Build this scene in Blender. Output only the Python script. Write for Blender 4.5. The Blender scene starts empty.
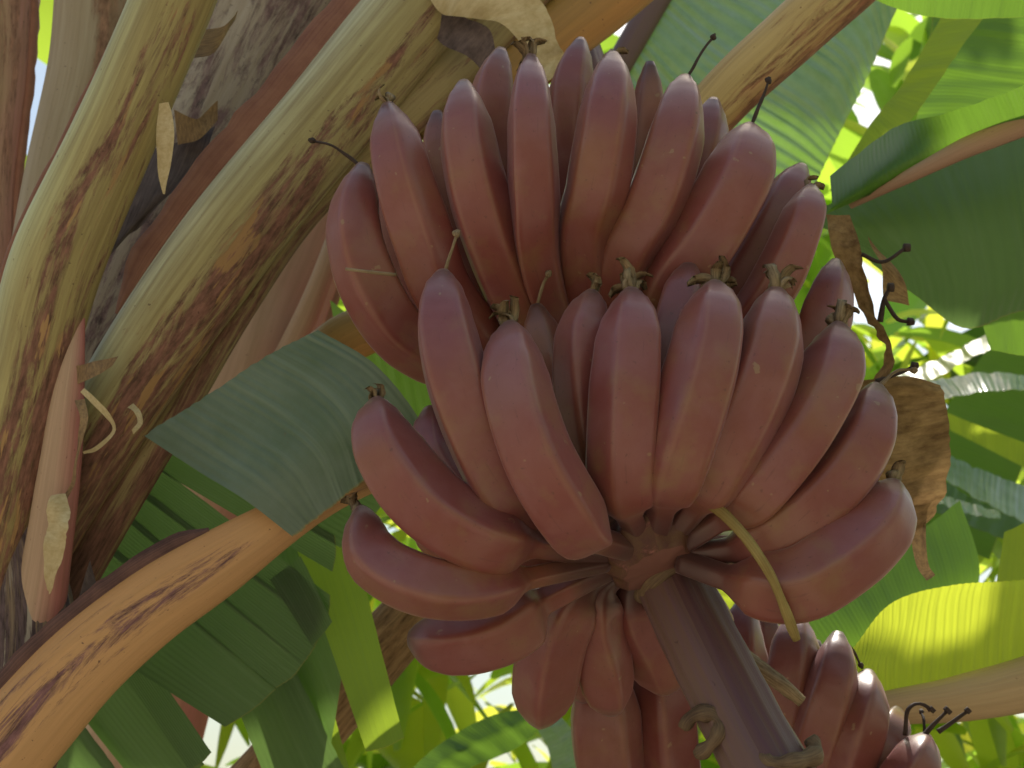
import bpy, bmesh, math, random
from mathutils import Vector, Matrix, noise
random.seed(7)
R = math.radians
sc = bpy.context.scene
C = sc.collection

# ------------------------------------------------------------------ camera
HFOV, PITCH = 50.0, 28.0
CAM = Vector((0, 0, 1.5))
FPX = 512 / math.tan(R(HFOV / 2))
cd = bpy.data.cameras.new('camera'); cam = bpy.data.objects.new('camera', cd); C.objects.link(cam)
cam.location = CAM; cam.rotation_euler = (R(90 + PITCH), 0, 0)
cd.sensor_width = 36; cd.lens = 18 / math.tan(R(HFOV / 2)); cd.clip_start = 0.02; cd.clip_end = 2000
cd.dof.use_dof = True; cd.dof.focus_distance = 0.82; cd.dof.aperture_fstop = 11
sc.camera = cam
FW = Vector((0, math.cos(R(PITCH)), math.sin(R(PITCH))))
UP = Vector((0, -math.sin(R(PITCH)), math.cos(R(PITCH))))
RT = Vector((1, 0, 0))
def P(x, y, d):
    """photo pixel + real distance along the view axis -> point in the place"""
    return CAM + FW * d + RT * ((x - 512) / FPX * d) + UP * ((384 - y) / FPX * d)

# ------------------------------------------------------------------ light
SUN_E, SUN_R = 62.0, 28.0
SD = Vector((math.sin(R(SUN_R)) * math.cos(R(SUN_E)), math.cos(R(SUN_R)) * math.cos(R(SUN_E)), math.sin(R(SUN_E))))
w = bpy.data.worlds.new('World'); sc.world = w; w.use_nodes = True
nt = w.node_tree
bg = nt.nodes['Background']; sky = nt.nodes.new('ShaderNodeTexSky'); sky.sky_type = 'NISHITA'
sky.sun_disc = False; sky.sun_elevation = R(SUN_E); sky.sun_rotation = R(SUN_R); sky.dust_density = 3.0; sky.air_density = 2.2
sky.ozone_density = 1.0
nt.links.new(sky.outputs[0], bg.inputs[0]); bg.inputs[1].default_value = 0.15
sl = bpy.data.lights.new('sun', 'SUN'); so = bpy.data.objects.new('sun', sl); C.objects.link(so)
sl.energy = 5.0; sl.angle = R(0.53); sl.color = (1.0, 0.94, 0.84)
so.rotation_euler = (-SD).to_track_quat('-Z', 'Y').to_euler(); so.location = (3, 5, 12)
sc.view_settings.view_transform = 'Standard'; sc.view_settings.look = 'None'; sc.view_settings.exposure = 0
sc.cycles.max_bounces = 10; sc.cycles.diffuse_bounces = 6; sc.cycles.transmission_bounces = 6
sc.cycles.use_denoising = True; sc.cycles.sample_clamp_indirect = 6

# ------------------------------------------------------------------ node helpers
class G:
    def __init__(s, name):
        s.m = bpy.data.materials.new(name); s.m.use_nodes = True; s.t = s.m.node_tree
        for n in list(s.t.nodes): s.t.nodes.remove(n)
        s.out = s.t.nodes.new('ShaderNodeOutputMaterial')
    def n(s, typ, ins=None, **attrs):
        nd = s.t.nodes.new('ShaderNode' + typ)
        for k, v in attrs.items(): setattr(nd, k, v)
        for k, v in (ins or {}).items(): s.put(nd.inputs[k], v)
        return nd
    def put(s, sock, v):
        if isinstance(v, bpy.types.NodeSocket): s.t.links.new(v, sock)
        elif isinstance(v, tuple) and len(v) == 3 and sock.type == 'RGBA': sock.default_value = (*v, 1)
        else: sock.default_value = v
    def math(s, op, a, b=0.0, c=False):
        nd = s.n('Math', {0: a, 1: b}, operation=op, use_clamp=c); return nd.outputs[0]
    def mix(s, f, a, b, mode='MIX'):
        nd = s.t.nodes.new('ShaderNodeMix'); nd.data_type = 'RGBA'; nd.blend_type = mode; nd.clamp_factor = True
        s.put(nd.inputs[0], f); s.put(nd.inputs[6], a); s.put(nd.inputs[7], b); return nd.outputs[2]
    def ramp(s, f, stops, interp='LINEAR'):
        nd = s.n('ValToRGB', {0: f}); cr = nd.color_ramp; cr.interpolation = interp
        while len(cr.elements) < len(stops): cr.elements.new(0.5)
        for e, (p, c) in zip(cr.elements, stops):
            e.position = p; e.color = (c, c, c, 1) if isinstance(c, (int, float)) else (*c, 1)
        return nd.outputs[0]
    def noise(s, vec, scale, detail=4, rough=0.55, dist=0.0):
        return s.n('TexNoise', {'Vector': vec, 'Scale': scale, 'Detail': detail, 'Roughness': rough, 'Distortion': dist}).outputs[0]
    def scale(s, vec, sx, sy, sz=1.0, off=(0, 0, 0)):
        return s.n('Mapping', {'Vector': vec, 'Location': off, 'Scale': (sx, sy, sz)}).outputs[0]
    def bump(s, h, strength, dist=0.002):
        return s.n('Bump', {'Height': h, 'Strength': strength, 'Distance': dist}).outputs[0]
    def done(s, shader):
        s.t.links.new(shader, s.out.inputs[0]); return s.m

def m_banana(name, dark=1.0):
    g = G(name)
    uv = g.n('TexCoord').outputs['UV']; ob = g.n('TexCoord').outputs['Object']
    rnd = g.n('ObjectInfo').outputs['Random']
    sep = g.n('SeparateXYZ', {0: uv}); u, v = sep.outputs[0], sep.outputs[1]
    big = g.noise(ob, 14, 3); fine = g.noise(ob, 420, 3, .6); mid = g.noise(ob, 60, 4)
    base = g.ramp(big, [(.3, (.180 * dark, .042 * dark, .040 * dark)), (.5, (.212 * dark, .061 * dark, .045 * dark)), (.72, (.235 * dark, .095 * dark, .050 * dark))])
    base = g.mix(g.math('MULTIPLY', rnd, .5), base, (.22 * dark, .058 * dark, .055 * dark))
    # ridge lines along the five corners: paler, olive tinged
    cu = g.math('FRACT', g.math('MULTIPLY', u, 5.0))
    ridge = g.math('ABSOLUTE', g.math('SUBTRACT', cu, .5))
    rm = g.ramp(ridge, [(.425, 0.0), (.5, .75)])
    rn = g.math('MULTIPLY', rm, g.math('MULTIPLY', mid, .75))
    base = g.mix(rn, base, (.30, .15, .085))
    # waxy bloom, pinkish grey
    bl = g.ramp(g.noise(ob, 22, 5, .6, .4), [(.42, 0.0), (.70, .24)])
    base = g.mix(bl, base, (.33, .16, .17))
    sc2 = g.noise(g.scale(uv, 9, 1.6, 1), 6.0, 6, .7)   # scuffs and streaks along the finger
    base = g.mix(g.ramp(sc2, [(.59, 0.0), (.69, .5)]), base, (.115, .034, .03))
    base = g.mix(g.math('MULTIPLY', g.ramp(g.noise(ob, 38, 4, .6), [(.52, 0.0), (.72, .55)]), g.ramp(v, [(.15, .2), (.6, 1.0)])), base, (.25, .145, .06))
    # freckles
    fr = g.ramp(g.noise(ob, 300, 2, .5), [(.69, 0.0), (.74, .5)])
    base = g.mix(fr, base, (.10, .035, .025))
    sc_ = g.ramp(g.noise(g.scale(ob, 1, 1, 1, (3, 5, 1)), 120, 2, .4), [(.735, 0.0), (.76, .6)])
    base = g.mix(sc_, base, (.30, .20, .11))
    # darker tip and stem end
    tipm = g.ramp(v, [(0.0, .95), (.018, .80), (.05, .58), (.095, .22), (.18, 0.0), (.74, 0.0), (.82, .62), (.88, .82), (1.0, .9)])
    base = g.mix(tipm, base, (.065, .034, .032))
    h = g.math('ADD', g.math('MULTIPLY', fine, .25), g.math('MULTIPLY', mid, .6))
    p = g.n('BsdfPrincipled', {'Base Color': base, 'Roughness': g.ramp(g.noise(ob, 40, 5, .6), [(.3, .28), (.7, .44)]), 'Specular IOR Level': .55,
            'Sheen Weight': .18, 'Sheen Roughness': .4, 'Sheen Tint': (1.0, .72, .78), 'Subsurface Weight': .06, 'Subsurface Radius': (.5, .15, .1),
            'Subsurface Scale': .008, 'Normal': g.bump(h, .12, .002)})
    return g.done(p.outputs[0])

def m_petiole(name, stops, blotch=.5, blotch_col=(.075, .03, .02), band=((0, 1), (1, 1)), streak=.35, seed=0.0, pale=None, rough=.5, fl=1.0, grow=0.0):
    g = G(name)
    uv = g.n('TexCoord').outputs['UV']
    sep = g.n('SeparateXYZ', {0: uv}); u, v = sep.outputs[0], sep.outputs[1]
    wob = g.math('MULTIPLY', g.math('SUBTRACT', g.noise(g.scale(uv, 1, 7, 1, (seed, seed, 0)), 1.0, 3), .5), .22)
    uu = g.math('ADD', u, wob, True)
    base = g.ramp(uu, stops)
    st = g.noise(g.scale(uv, 26, 5, 1, (seed * 2, 0, 0)), 1.0, 5, .65)
    base = g.mix(g.math('MULTIPLY', g.ramp(st, [(.35, 1.0), (.65, 0.0)]), streak), base, (.16, .10, .035))
    n1 = g.noise(g.scale(uv, 8 * fl, 5.5, 1, (seed, seed * 3, 0)), 1.0, 9, .78, .5)
    bm = g.ramp(u, [(p, c) for p, c in band])
    thr = g.math('ADD', n1, g.math('MULTIPLY', g.math('SUBTRACT', bm, 1.0), .5))
    if grow: thr = g.math('ADD', thr, g.math('MULTIPLY', g.math('SUBTRACT', v, .45), grow))
    mk = g.ramp(thr, [(1 - blotch - .03, 0.0), (1 - blotch + .06, .95)])
    n2 = g.noise(g.scale(uv, 30 * fl, 40, 1, (seed, 1, 0)), 1.0, 5, .7)
    bc = g.mix(g.ramp(n2, [(.35, 0.0), (.65, 1.0)]), blotch_col, tuple(min(1, c * 3.4 + .02) for c in blotch_col))
    base = g.mix(mk, base, bc)
    if pale:   # flaking papery patches inside the blotches
        n3 = g.noise(g.scale(uv, 12 * fl, 9, 1, (seed + 5, 2, 0)), 1.0, 5, .6)
        base = g.mix(g.math('MULTIPLY', mk, g.ramp(n3, [(.57, 0.0), (.6, .9)])), base, pale)
    sp = g.ramp(g.noise(g.scale(uv, 34, 170, 1, (seed, 9, 0)), 1.0, 2, .5), [(.70, 0.0), (.75, .7)])
    base = g.mix(sp, base, blotch_col)
    h = g.math('ADD', g.math('MULTIPLY', st, .8), g.math('MULTIPLY', mk, .35))
    p = g.n('BsdfPrincipled', {'Base Color': base, 'Roughness': g.math('ADD', g.math('MULTIPLY', mk, .25), rough), 'Specular IOR Level': .35,
                               'Normal': g.bump(h, .35, .004)})
    return g.done(p.outputs[0])

def m_leaf(name, base, trans, tmix=.45, veins=60.0, gloss=.36, vein_col=None, spec=.5, brown=0.0, sheen_tint=0.0, fa=.03, fb=.10, sheen_col=(.23, .29, .27)):
    g = G(name)
    uv = g.n('TexCoord').outputs['UV']; ob = g.n('TexCoord').outputs['Object']
    sep = g.n('SeparateXYZ', {0: uv}); u, v = sep.outputs[0], sep.outputs[1]
    uj = g.math('ADD', u, g.math('MULTIPLY', g.noise(ob, 9, 2), .02))
    vn = g.noise(g.n('CombineXYZ', {0: g.math('MULTIPLY', uj, veins), 1: g.math('MULTIPLY', v, .6), 2: 0.0}).outputs[0], 1.0, 3, .6)
    fine = g.math('SINE', g.math('MULTIPLY', uj, veins * 9.0))
    big = g.noise(ob, 7, 4)
    vc = vein_col or tuple(min(1, c * 1.9 + .015) for c in base)
    b = g.mix(g.ramp(vn, [(.5, 0.0), (.72, .7)]), base, vc)
    b = g.mix(g.ramp(big, [(.35, 0.0), (.7, .45)]), b, tuple(c * .55 for c in base))
    b = g.mix(g.math('MULTIPLY', g.math('ADD', fine, 1.0), fa), b, vc)
    if sheen_tint: b = g.mix(g.math('MULTIPLY', g.ramp(g.noise(ob, 18, 5, .65), [(.3, .3), (.7, 1.0)]), sheen_tint), b, sheen_col)  # bluish-grey sky sheen painted into the leaf colour
    tr = g.mix(g.ramp(vn, [(.45, 0.0), (.75, .5)]), trans, tuple(c * .6 for c in trans))
    if brown:
        bk = g.ramp(g.noise(ob, 16, 5, .65), [(1 - brown - .04, 0.0), (1 - brown + .04, 1.0)])
        b = g.mix(bk, b, (.16, .08, .03)); tr = g.mix(bk, tr, (.20, .09, .03))
    ed = g.ramp(v, [(.985, 0.0), (1.0, .8)]); b = g.mix(ed, b, (.30, .20, .05))
    h = g.math('ADD', g.math('MULTIPLY', fine, fb), g.math('MULTIPLY', vn, .6))
    nrm = g.bump(h, .30, .004)
    p = g.n('BsdfPrincipled', {'Base Color': b, 'Roughness': gloss, 'Specular IOR Level': spec, 'Normal': nrm})
    t = g.n('BsdfTranslucent', {'Color': tr, 'Normal': nrm})
    mx = g.n('MixShader', {0: tmix, 1: p.outputs[0], 2: t.outputs[0]})
    return g.done(mx.outputs[0])

def m_dry(name, c1, c2, tmix=.2, sc_=1.0, rough=.7):
    g = G(name)
    uv = g.n('TexCoord').outputs['UV']; ob = g.n('TexCoord').outputs['Object']
    st = g.noise(g.scale(uv, 22, 3, 1), sc_, 5, .65)
    bl = g.noise(ob, 30, 5, .65)
    f = g.math('ADD', g.math('MULTIPLY', st, .55), g.math('MULTIPLY', bl, .45))
    b = g.ramp(f, [(.36, c1), (.62, c2)])
    p = g.n('BsdfPrincipled', {'Base Color': b, 'Roughness': rough, 'Specular IOR Level': .25, 'Normal': g.bump(f, .5, .004)})
    t = g.n('BsdfTranslucent', {'Color': b})
    return g.done(g.n('MixShader', {0: tmix, 1: p.outputs[0], 2: t.outputs[0]}).outputs[0])

def m_foliage(name):
    g = G(name)
    at = g.n('VertexColor', layer_name='tone').outputs[0]
    uv = g.n('TexCoord').outputs['UV']
    u = g.n('SeparateXYZ', {0: uv}).outputs[0]
    b = g.ramp(at, [(0, (.028, .06, .012)), (.5, (.055, .115, .022)), (.85, (.10, .16, .03)), (1, (.22, .15, .06))])
    tr = g.ramp(at, [(0, (.07, .18, .015)), (.5, (.55, .85, .07)), (.85, (.92, .95, .09)), (1, (.45, .28, .06))])
    vn = g.math('SINE', g.math('MULTIPLY', u, 70.0))
    b = g.mix(g.math('MULTIPLY', g.math('ADD', vn, 1.0), .08), b, (.2, .28, .1))
    p = g.n('BsdfPrincipled', {'Base Color': b, 'Roughness': .28, 'Specular IOR Level': .8})
    t = g.n('BsdfTranslucent', {'Color': tr})
    return g.done(g.n('MixShader', {0: .60, 1: p.outputs[0], 2: t.outputs[0]}).outputs[0])

M = {}
M['banana'] = m_banana('red_banana_skin')
M['banana_far'] = m_banana('red_banana_skin_shaded', .85)  # same skin, with shade put into a darker colour
M['stalk'] = m_petiole('bunch_stalk_skin', [(0, (.14, .075, .085)), (.25, (.15, .085, .095)), (.5, (.13, .062, .074)), (.8, (.115, .05, .062)), (1, (.10, .045, .054))],
                       blotch=.33, blotch_col=(.06, .03, .03), streak=.45, seed=3.1, rough=.48)
M['crown'] = m_petiole('crown_skin', [(0, (.095, .036, .032)), (.5, (.12, .045, .038)), (1, (.09, .034, .032))], blotch=.45, blotch_col=(.09, .035, .03), streak=.5, seed=8.0)
M['scar'] = m_dry('bract_scar_skin', (.08, .05, .035), (.22, .15, .085), 0, 1.5)
M['remnant'] = m_dry('dry_flower', (.12, .075, .04), (.42, .32, .19), .1)
M['remnant_dark'] = m_dry('dark_dry_flower', (.03, .02, .018), (.09, .06, .045), 0)
M['style'] = m_dry('yellowing_bract', (.24, .16, .05), (.42, .33, .12), .15)
M['petC'] = m_petiole('green_leaf_stalk', [(0, (.50, .56, .30)), (.26, (.53, .55, .30)), (.46, (.42, .36, .15)), (.7, (.36, .29, .11)), (1, (.32, .25, .10))],  # pale left band: side-light highlight painted into the stalk colour
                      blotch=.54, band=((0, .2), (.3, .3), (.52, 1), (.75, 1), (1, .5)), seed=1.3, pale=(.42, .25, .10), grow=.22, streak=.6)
M['petE'] = m_petiole('broad_green_leaf_stalk', [(0, (.58, .58, .40)), (.28, (.56, .55, .34)), (.48, (.40, .35, .15)), (.75, (.38, .30, .13)), (1, (.36, .27, .13))],  # first stops paint the lit left edge into the colour
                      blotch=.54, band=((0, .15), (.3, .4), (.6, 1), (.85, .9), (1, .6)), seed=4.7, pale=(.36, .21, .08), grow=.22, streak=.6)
M['petE2'] = m_petiole('olive_leaf_stalk', [(0, (.20, .14, .07)), (.4, (.40, .32, .15)), (.75, (.36, .27, .12)), (1, (.12, .06, .04))],
                       blotch=.49, seed=6.2, grow=.25, streak=.5)
M['petF'] = m_petiole('orange_leaf_stalk', [(0, (.40, .29, .09)), (.35, (.40, .25, .07)), (.7, (.50, .24, .07)), (1, (.42, .18, .05))], blotch=.48, band=((0, 1), (.5, .5), (1, .2)), seed=2.9)
M['petG'] = m_petiole('tan_leaf_stalk', [(0, (.40, .24, .13)), (.15, (.52, .29, .13)), (.5, (.58, .33, .145)), (.85, (.52, .26, .09)), (1, (.42, .20, .07))],
                      blotch=.485, blotch_col=(.07, .03, .035), band=((0, .2), (.25, .5), (.5, 1.06), (.7, .85), (.85, .3), (.93, .95), (1, .9)), seed=5.5, streak=.18)
M['petH'] = m_petiole('pale_yellow_leaf_stalk', [(0, (.50, .27, .10)), (.2, (.56, .40, .16)), (.6, (.54, .40, .16)), (.8, (.38, .17, .06)), (1, (.20, .07, .03))],
                      blotch=.55, blotch_col=(.10, .04, .02), band=((0, .7), (.25, .7), (.6, .9), (.8, 1.1), (1, 1.1)), seed=7.1, pale=(.5, .32, .14))
M['trunk'] = m_petiole('grey_sheath', [(0, (.44, .39, .31)), (.4, (.42, .37, .30)), (.75, (.32, .26, .21)), (1, (.14, .09, .06))], blotch=.50, blotch_col=(.06, .035, .035), seed=9.4, streak=.45, rough=.6)
M['trunk2'] = m_petiole('beige_sheath', [(0, (.36, .30, .22)), (.5, (.34, .29, .20)), (.62, (.22, .15, .09)), (.75, (.30, .25, .17)), (1, (.28, .2, .13))],
                        blotch=.53, band=((0, .2), (.4, .5), (.6, 1), (.8, .6), (1, .6)), blotch_col=(.09, .05, .03), seed=11.4, streak=.4, rough=.6)
M['trunk3'] = m_petiole('olive_sheath', [(0, (.30, .24, .12)), (.5, (.33, .25, .13)), (.7, (.38, .19, .15)), (1, (.42, .12, .09))], blotch=.48, blotch_col=(.10, .05, .03), seed=12.4, streak=.4)
M['pink'] = m_petiole('pink_sheath', [(0, (.46, .33, .21)), (.5, (.48, .32, .22)), (.72, (.42, .16, .14)), (1, (.34, .07, .07))], blotch=.33, blotch_col=(.14, .05, .04), seed=13.4, streak=.3)
M['dirty'] = m_petiole('rotten_sheath', [(0, (.30, .22, .15)), (.5, (.22, .17, .13)), (1, (.25, .16, .1))], blotch=.56, blotch_col=(.035, .022, .025), seed=14.4, streak=.6, pale=(.36, .32, .26), fl=1.6, rough=.65)
M['striped'] = m_petiole('striped_dry_sheath', [(0, (.45, .28, .14)), (.5, (.40, .24, .11)), (1, (.46, .30, .18))], blotch=.52, blotch_col=(.09, .05, .02), seed=15.1, streak=.8, fl=1.3, rough=.65)
M['redmargin'] = m_dry('red_brown_margin', (.19, .075, .05), (.31, .15, .095), .08)
M['darkmargin'] = m_dry('dark_purple_margin', (.06, .03, .028), (.20, .10, .075), .05)
M['paper'] = m_dry('cream_papery_sheath', (.45, .34, .16), (.66, .56, .34), .25)
M['whitepeel'] = m_dry('whitish_peeled_skin', (.40, .38, .32), (.60, .58, .52), .0)
M['paperbrown'] = m_dry('brown_papery_sheath', (.13, .08, .05), (.38, .25, .12), .15)
M['darksheath'] = m_dry('dark_grey_sheath', (.055, .04, .04), (.16, .12, .115), .0)
M['drybrown'] = m_dry('dry_brown_leaf', (.14, .075, .03), (.40, .25, .11), .3)
M['leafsheen'] = m_leaf('sheen_tint_leaf', (.062, .10, .055), (.12, .24, .05), .2, 12, .42, sheen_tint=.5, spec=.4, vein_col=(.24,.31,.22), fa=.045, fb=.10, brown=.30)  # grey sky sheen mixed into this leaf's colour
M['leafdark'] = m_leaf('dark_leaf', (.090, .145, .068), (.19, .33, .07), .40, 9, .45, spec=.3, brown=.24)
M['leafmatte'] = m_leaf('matte_leaf', (.090, .145, .075), (.20, .33, .08), .42, 12, .5, spec=.25)
M['leafmid'] = m_leaf('mid_leaf', (.055, .115, .03), (.24, .44, .04), .45, 40, .34)
M['leafbright'] = m_leaf('bright_leaf', (.10, .17, .03), (.62, .74, .05), .55, 40, .34)
M['leafpatch'] = m_leaf('glowing_leaf', (.10, .16, .035), (.80, .88, .06), .50, 40, .42, spec=.3)
M['leafstrip'] = m_leaf('strip_leaf', (.060, .115, .035), (.50, .68, .05), .42, 30, .45, spec=.3)
M['leafyellow'] = m_leaf('yellow_green_leaf', (.12, .19, .03), (.58, .68, .05), .60, 40, .36, brown=.22)
M['leafblue'] = m_leaf('shiny_leaf', (.09, .16, .08), (.26, .50, .05), .36, 18, .25, sheen_tint=.85, spec=.9, vein_col=(.42,.50,.48), fa=.10, fb=.35, sheen_col=(.34, .43, .42))  # pale blue sky reflection put into the colour
M['midribpurple'] = m_petiole('purple_midrib', [(0, (.10, .06, .06)), (.5, (.16, .09, .09)), (1, (.09, .05, .05))], blotch=.3, seed=21.)
M['midribtan'] = m_petiole('tan_midrib', [(0, (.50, .36, .19)), (.5, (.50, .35, .19)), (1, (.42, .27, .15))], blotch=.35, blotch_col=(.2, .1, .05), seed=22., streak=.25)
M['midribpink'] = m_petiole('pinkish_midrib', [(0, (.40, .30, .16)), (.5, (.42, .27, .18)), (1, (.36, .2, .15))], blotch=.3, seed=23., streak=.2)
M['foliage'] = m_foliage('far_foliage')
g = G('dry_soil'); ob = g.n('TexCoord').outputs['Object']
b = g.ramp(g.noise(ob, 1.4, 8, .65), [(.3, (.33, .265, .19)), (.7, (.46, .38, .28))])
b = g.mix(g.ramp(g.noise(ob, 14, 5, .7), [(.5, 0.), (.7, .6)]), b, (.24, .16, .09))
M['soil'] = g.done(g.n('BsdfPrincipled', {'Base Color': b, 'Roughness': .9, 'Normal': g.bump(g.noise(ob, 30, 6, .7), .5, .03)}).outputs[0])

# ------------------------------------------------------------------ object helpers
def thing(name, label, cat, loc, group=None):
    o = bpy.data.objects.new(name, None); C.objects.link(o); o.empty_display_size = .05
    o.location = loc; o['label'] = label; o['category'] = cat
    if group: o['group'] = group
    return o
def origin(o):
    p = Vector((0, 0, 0))
    while o: p += o.location; o = o.parent
    return p
class MB:
    def __init__(s): s.v, s.f, s.uv, s.mi, s.tone = [], [], [], [], []
    def grid(s, pts, uvs, closed=False, mi=0, tone=0):
        nr, nc = len(pts), len(pts[0]); o = len(s.v)
        for row in pts: s.v += [tuple(p) for p in row]
        for i in range(nr - 1):
            for j in range(nc - 1 + (1 if closed else 0)):
                k = (j + 1) % nc
                s.f.append((o + i * nc + j, o + i * nc + k, o + (i + 1) * nc + k, o + (i + 1) * nc + j))
                uA, uB = uvs(i, j), uvs(i, j + 1); uC, uD = uvs(i + 1, j + 1), uvs(i + 1, j)
                s.uv.append((uA, uB, uC, uD)); s.mi.append(mi); s.tone.append(tone)
        return o
    def fan(s, idx, centre, uv, mi=0, flip=False):
        c = len(s.v); s.v.append(tuple(centre)); n = len(idx)
        for j in range(n):
            f = (idx[j], idx[(j + 1) % n], c)
            s.f.append(f[::-1] if flip else f); s.uv.append((uv,) * 3); s.mi.append(mi); s.tone.append(0)
    def build(s, name, mats, parent=None, smooth=True, tone=False):
        if not isinstance(mats, (list, tuple)): mats = [mats]
        off = origin(parent) if parent else Vector((0, 0, 0))
        me = bpy.data.meshes.new(name)
        me.from_pydata([tuple(Vector(p) - off) for p in s.v], [], s.f)
        ul = me.uv_layers.new(name='UVMap'); k = 0
        flat = [c for f in s.uv for uv in f for c in uv]
        ul.data.foreach_set('uv', flat)
        if tone:
            ca = me.color_attributes.new('tone', 'FLOAT_COLOR', 'CORNER')
            fl = []
            for f, t in zip(s.f, s.tone): fl += [t, t, t, 1] * len(f)
            ca.data.foreach_set('color', fl)
        for m in mats: me.materials.append(m)
        me.polygons.foreach_set('material_index', s.mi)
        me.polygons.foreach_set('use_smooth', [smooth] * len(s.f))
        me.update()
        o = bpy.data.objects.new(name, me); C.objects.link(o)
        if parent: o.parent = parent
        return o

def cr(pts, t):
    """Catmull-Rom through a list of Vectors (or floats), t in 0..1"""
    n = len(pts) - 1
    if n == 0: return pts[0]
    x = min(max(t, 0), 1) * n; i = min(int(x), n - 1); f = x - i
    p1, p2 = pts[i], pts[i + 1]
    p0 = pts[i - 1] if i > 0 else p1 * 2 - p2
    p3 = pts[i + 2] if i + 2 <= n else p2 * 2 - p1
    return 0.5 * ((p1 * 2) + (p2 - p0) * f + (p0 * 2 - p1 * 5 + p2 * 4 - p3) * f * f + (p1 * 3 - p0 - p2 * 3 + p3) * f * f * f)
def path(pts, n):
    """n+1 points evenly spaced by length along the spline"""
    K = 200; q = [cr(pts, i / K) for i in range(K + 1)]
    L = [0]
    for a, b in zip(q, q[1:]): L.append(L[-1] + (b - a).length)
    out, k = [], 0
    for i in range(n + 1):
        s = L[-1] * i / n
        while k < K - 1 and L[k + 1] < s: k += 1
        d = L[k + 1] - L[k]; f = (s - L[k]) / d if d > 1e-9 else 0
        out.append(q[k].lerp(q[k + 1], min(1, f)))
    return out, L[-1]
def lerp_table(tab, t):
    for (a, x), (b, y) in zip(tab, tab[1:]):
        if t <= b:
            f = (t - a) / (b - a); f = f * f * (3 - 2 * f) * .5 + f * .5
            return x + (y - x) * f
    return tab[-1][1]
def frames(pts, ref):
    out = []; n = len(pts)
    for i, p in enumerate(pts):
        t = (pts[min(i + 1, n - 1)] - pts[max(i - 1, 0)]).normalized()
        r = ref(p) if callable(ref) else ref
        nn = (r - t * r.dot(t))
        if nn.length < .05: nn = UP - t * UP.dot(t)
        nn.normalize(); out.append((t, nn, t.cross(nn)))
    # smooth the normals so that end-on stretches do not twist
    for _ in range(3):
        m = []
        for i, (t, a, b) in enumerate(out):
            s = out[max(i - 1, 0)][1] + a + out[min(i + 1, n - 1)][1]
            s = (s - t * s.dot(t)).normalized(); m.append((t, s, t.cross(s)))
        out = m
    return out
OUTW = -FW
def tube(mb, pts, rad, n=20, sides=10, squash=1.0, ref=OUTW, shape=None, cap=True, rot=0.0, mi=0, rough=0.0):
    q, L = path(pts, n); fr = frames(q, ref); rows = []
    for i, (p, (t, a, b)) in enumerate(zip(q, fr)):
        r = rad(i / n) if callable(rad) else rad; row = []
        for j in range(sides):
            th = 2 * math.pi * j / sides
            k = shape(th, i / n) if shape else 1.0
            if rough: k *= 1 + rough * noise.noise(p * 60 + Vector((math.cos(th), math.sin(th), 0)) * 1.3)
            row.append(p + (a * math.cos(th + rot) * squash + b * math.sin(th + rot)) * r * k)
        rows.append(row)
    o = mb.grid(rows, lambda i, j: (j / sides, i / n), True, mi)
    if cap:
        mb.fan([o + j for j in range(sides)], q[0], (.5, 0), mi, True)
        mb.fan([o + n * sides + j for j in range(sides)], q[-1], (.5, 1), mi)
    return q, L

# ------------------------------------------------------------------ bananas
PROF = [(0, .24), (.012, .33), (.04, .46), (.08, .66), (.15, .85), (.24, .96), (.38, 1.0), (.62, 1.0), (.72, .96), (.79, .82), (.84, .60), (.885, .42), (.93, .36), (1, .36)]
CORN = 2 * math.pi / 5
def pent(k, rs):
    ph = [2 * math.pi * i / 5 + rs.uniform(-.17, .17) for i in range(5)]; dist = [rs.uniform(.95, 1.06) for _ in range(5)]
    cor = []
    for i in range(5):
        a, b = ph[i], ph[(i + 1) % 5] + (2 * math.pi if i == 4 else 0); cor.append((a + b) / 2)
    def f(th, t):
        sm = 0
        for p_, d_ in zip(ph, dist):
            c_ = math.cos(th - p_) / d_
            if c_ > 0: sm += c_ ** 12
        pg = .915 * sm ** (-1 / 12)
        kk = k * min(1, t * 3.2 + .3) * (1 - .5 * max(0, min(1, (t - .7) / .2)))
        return 1 + (pg - 1) * kk
    def um(th):
        th = (th - cor[0]) % (2 * math.pi) + cor[0]
        for i in range(5):
            a = cor[i]; b = cor[i + 1] if i < 4 else cor[0] + 2 * math.pi
            if th <= b + 1e-9: return (i + (th - a) / (b - a)) / 5
        return 1.0
    return f, um
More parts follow.
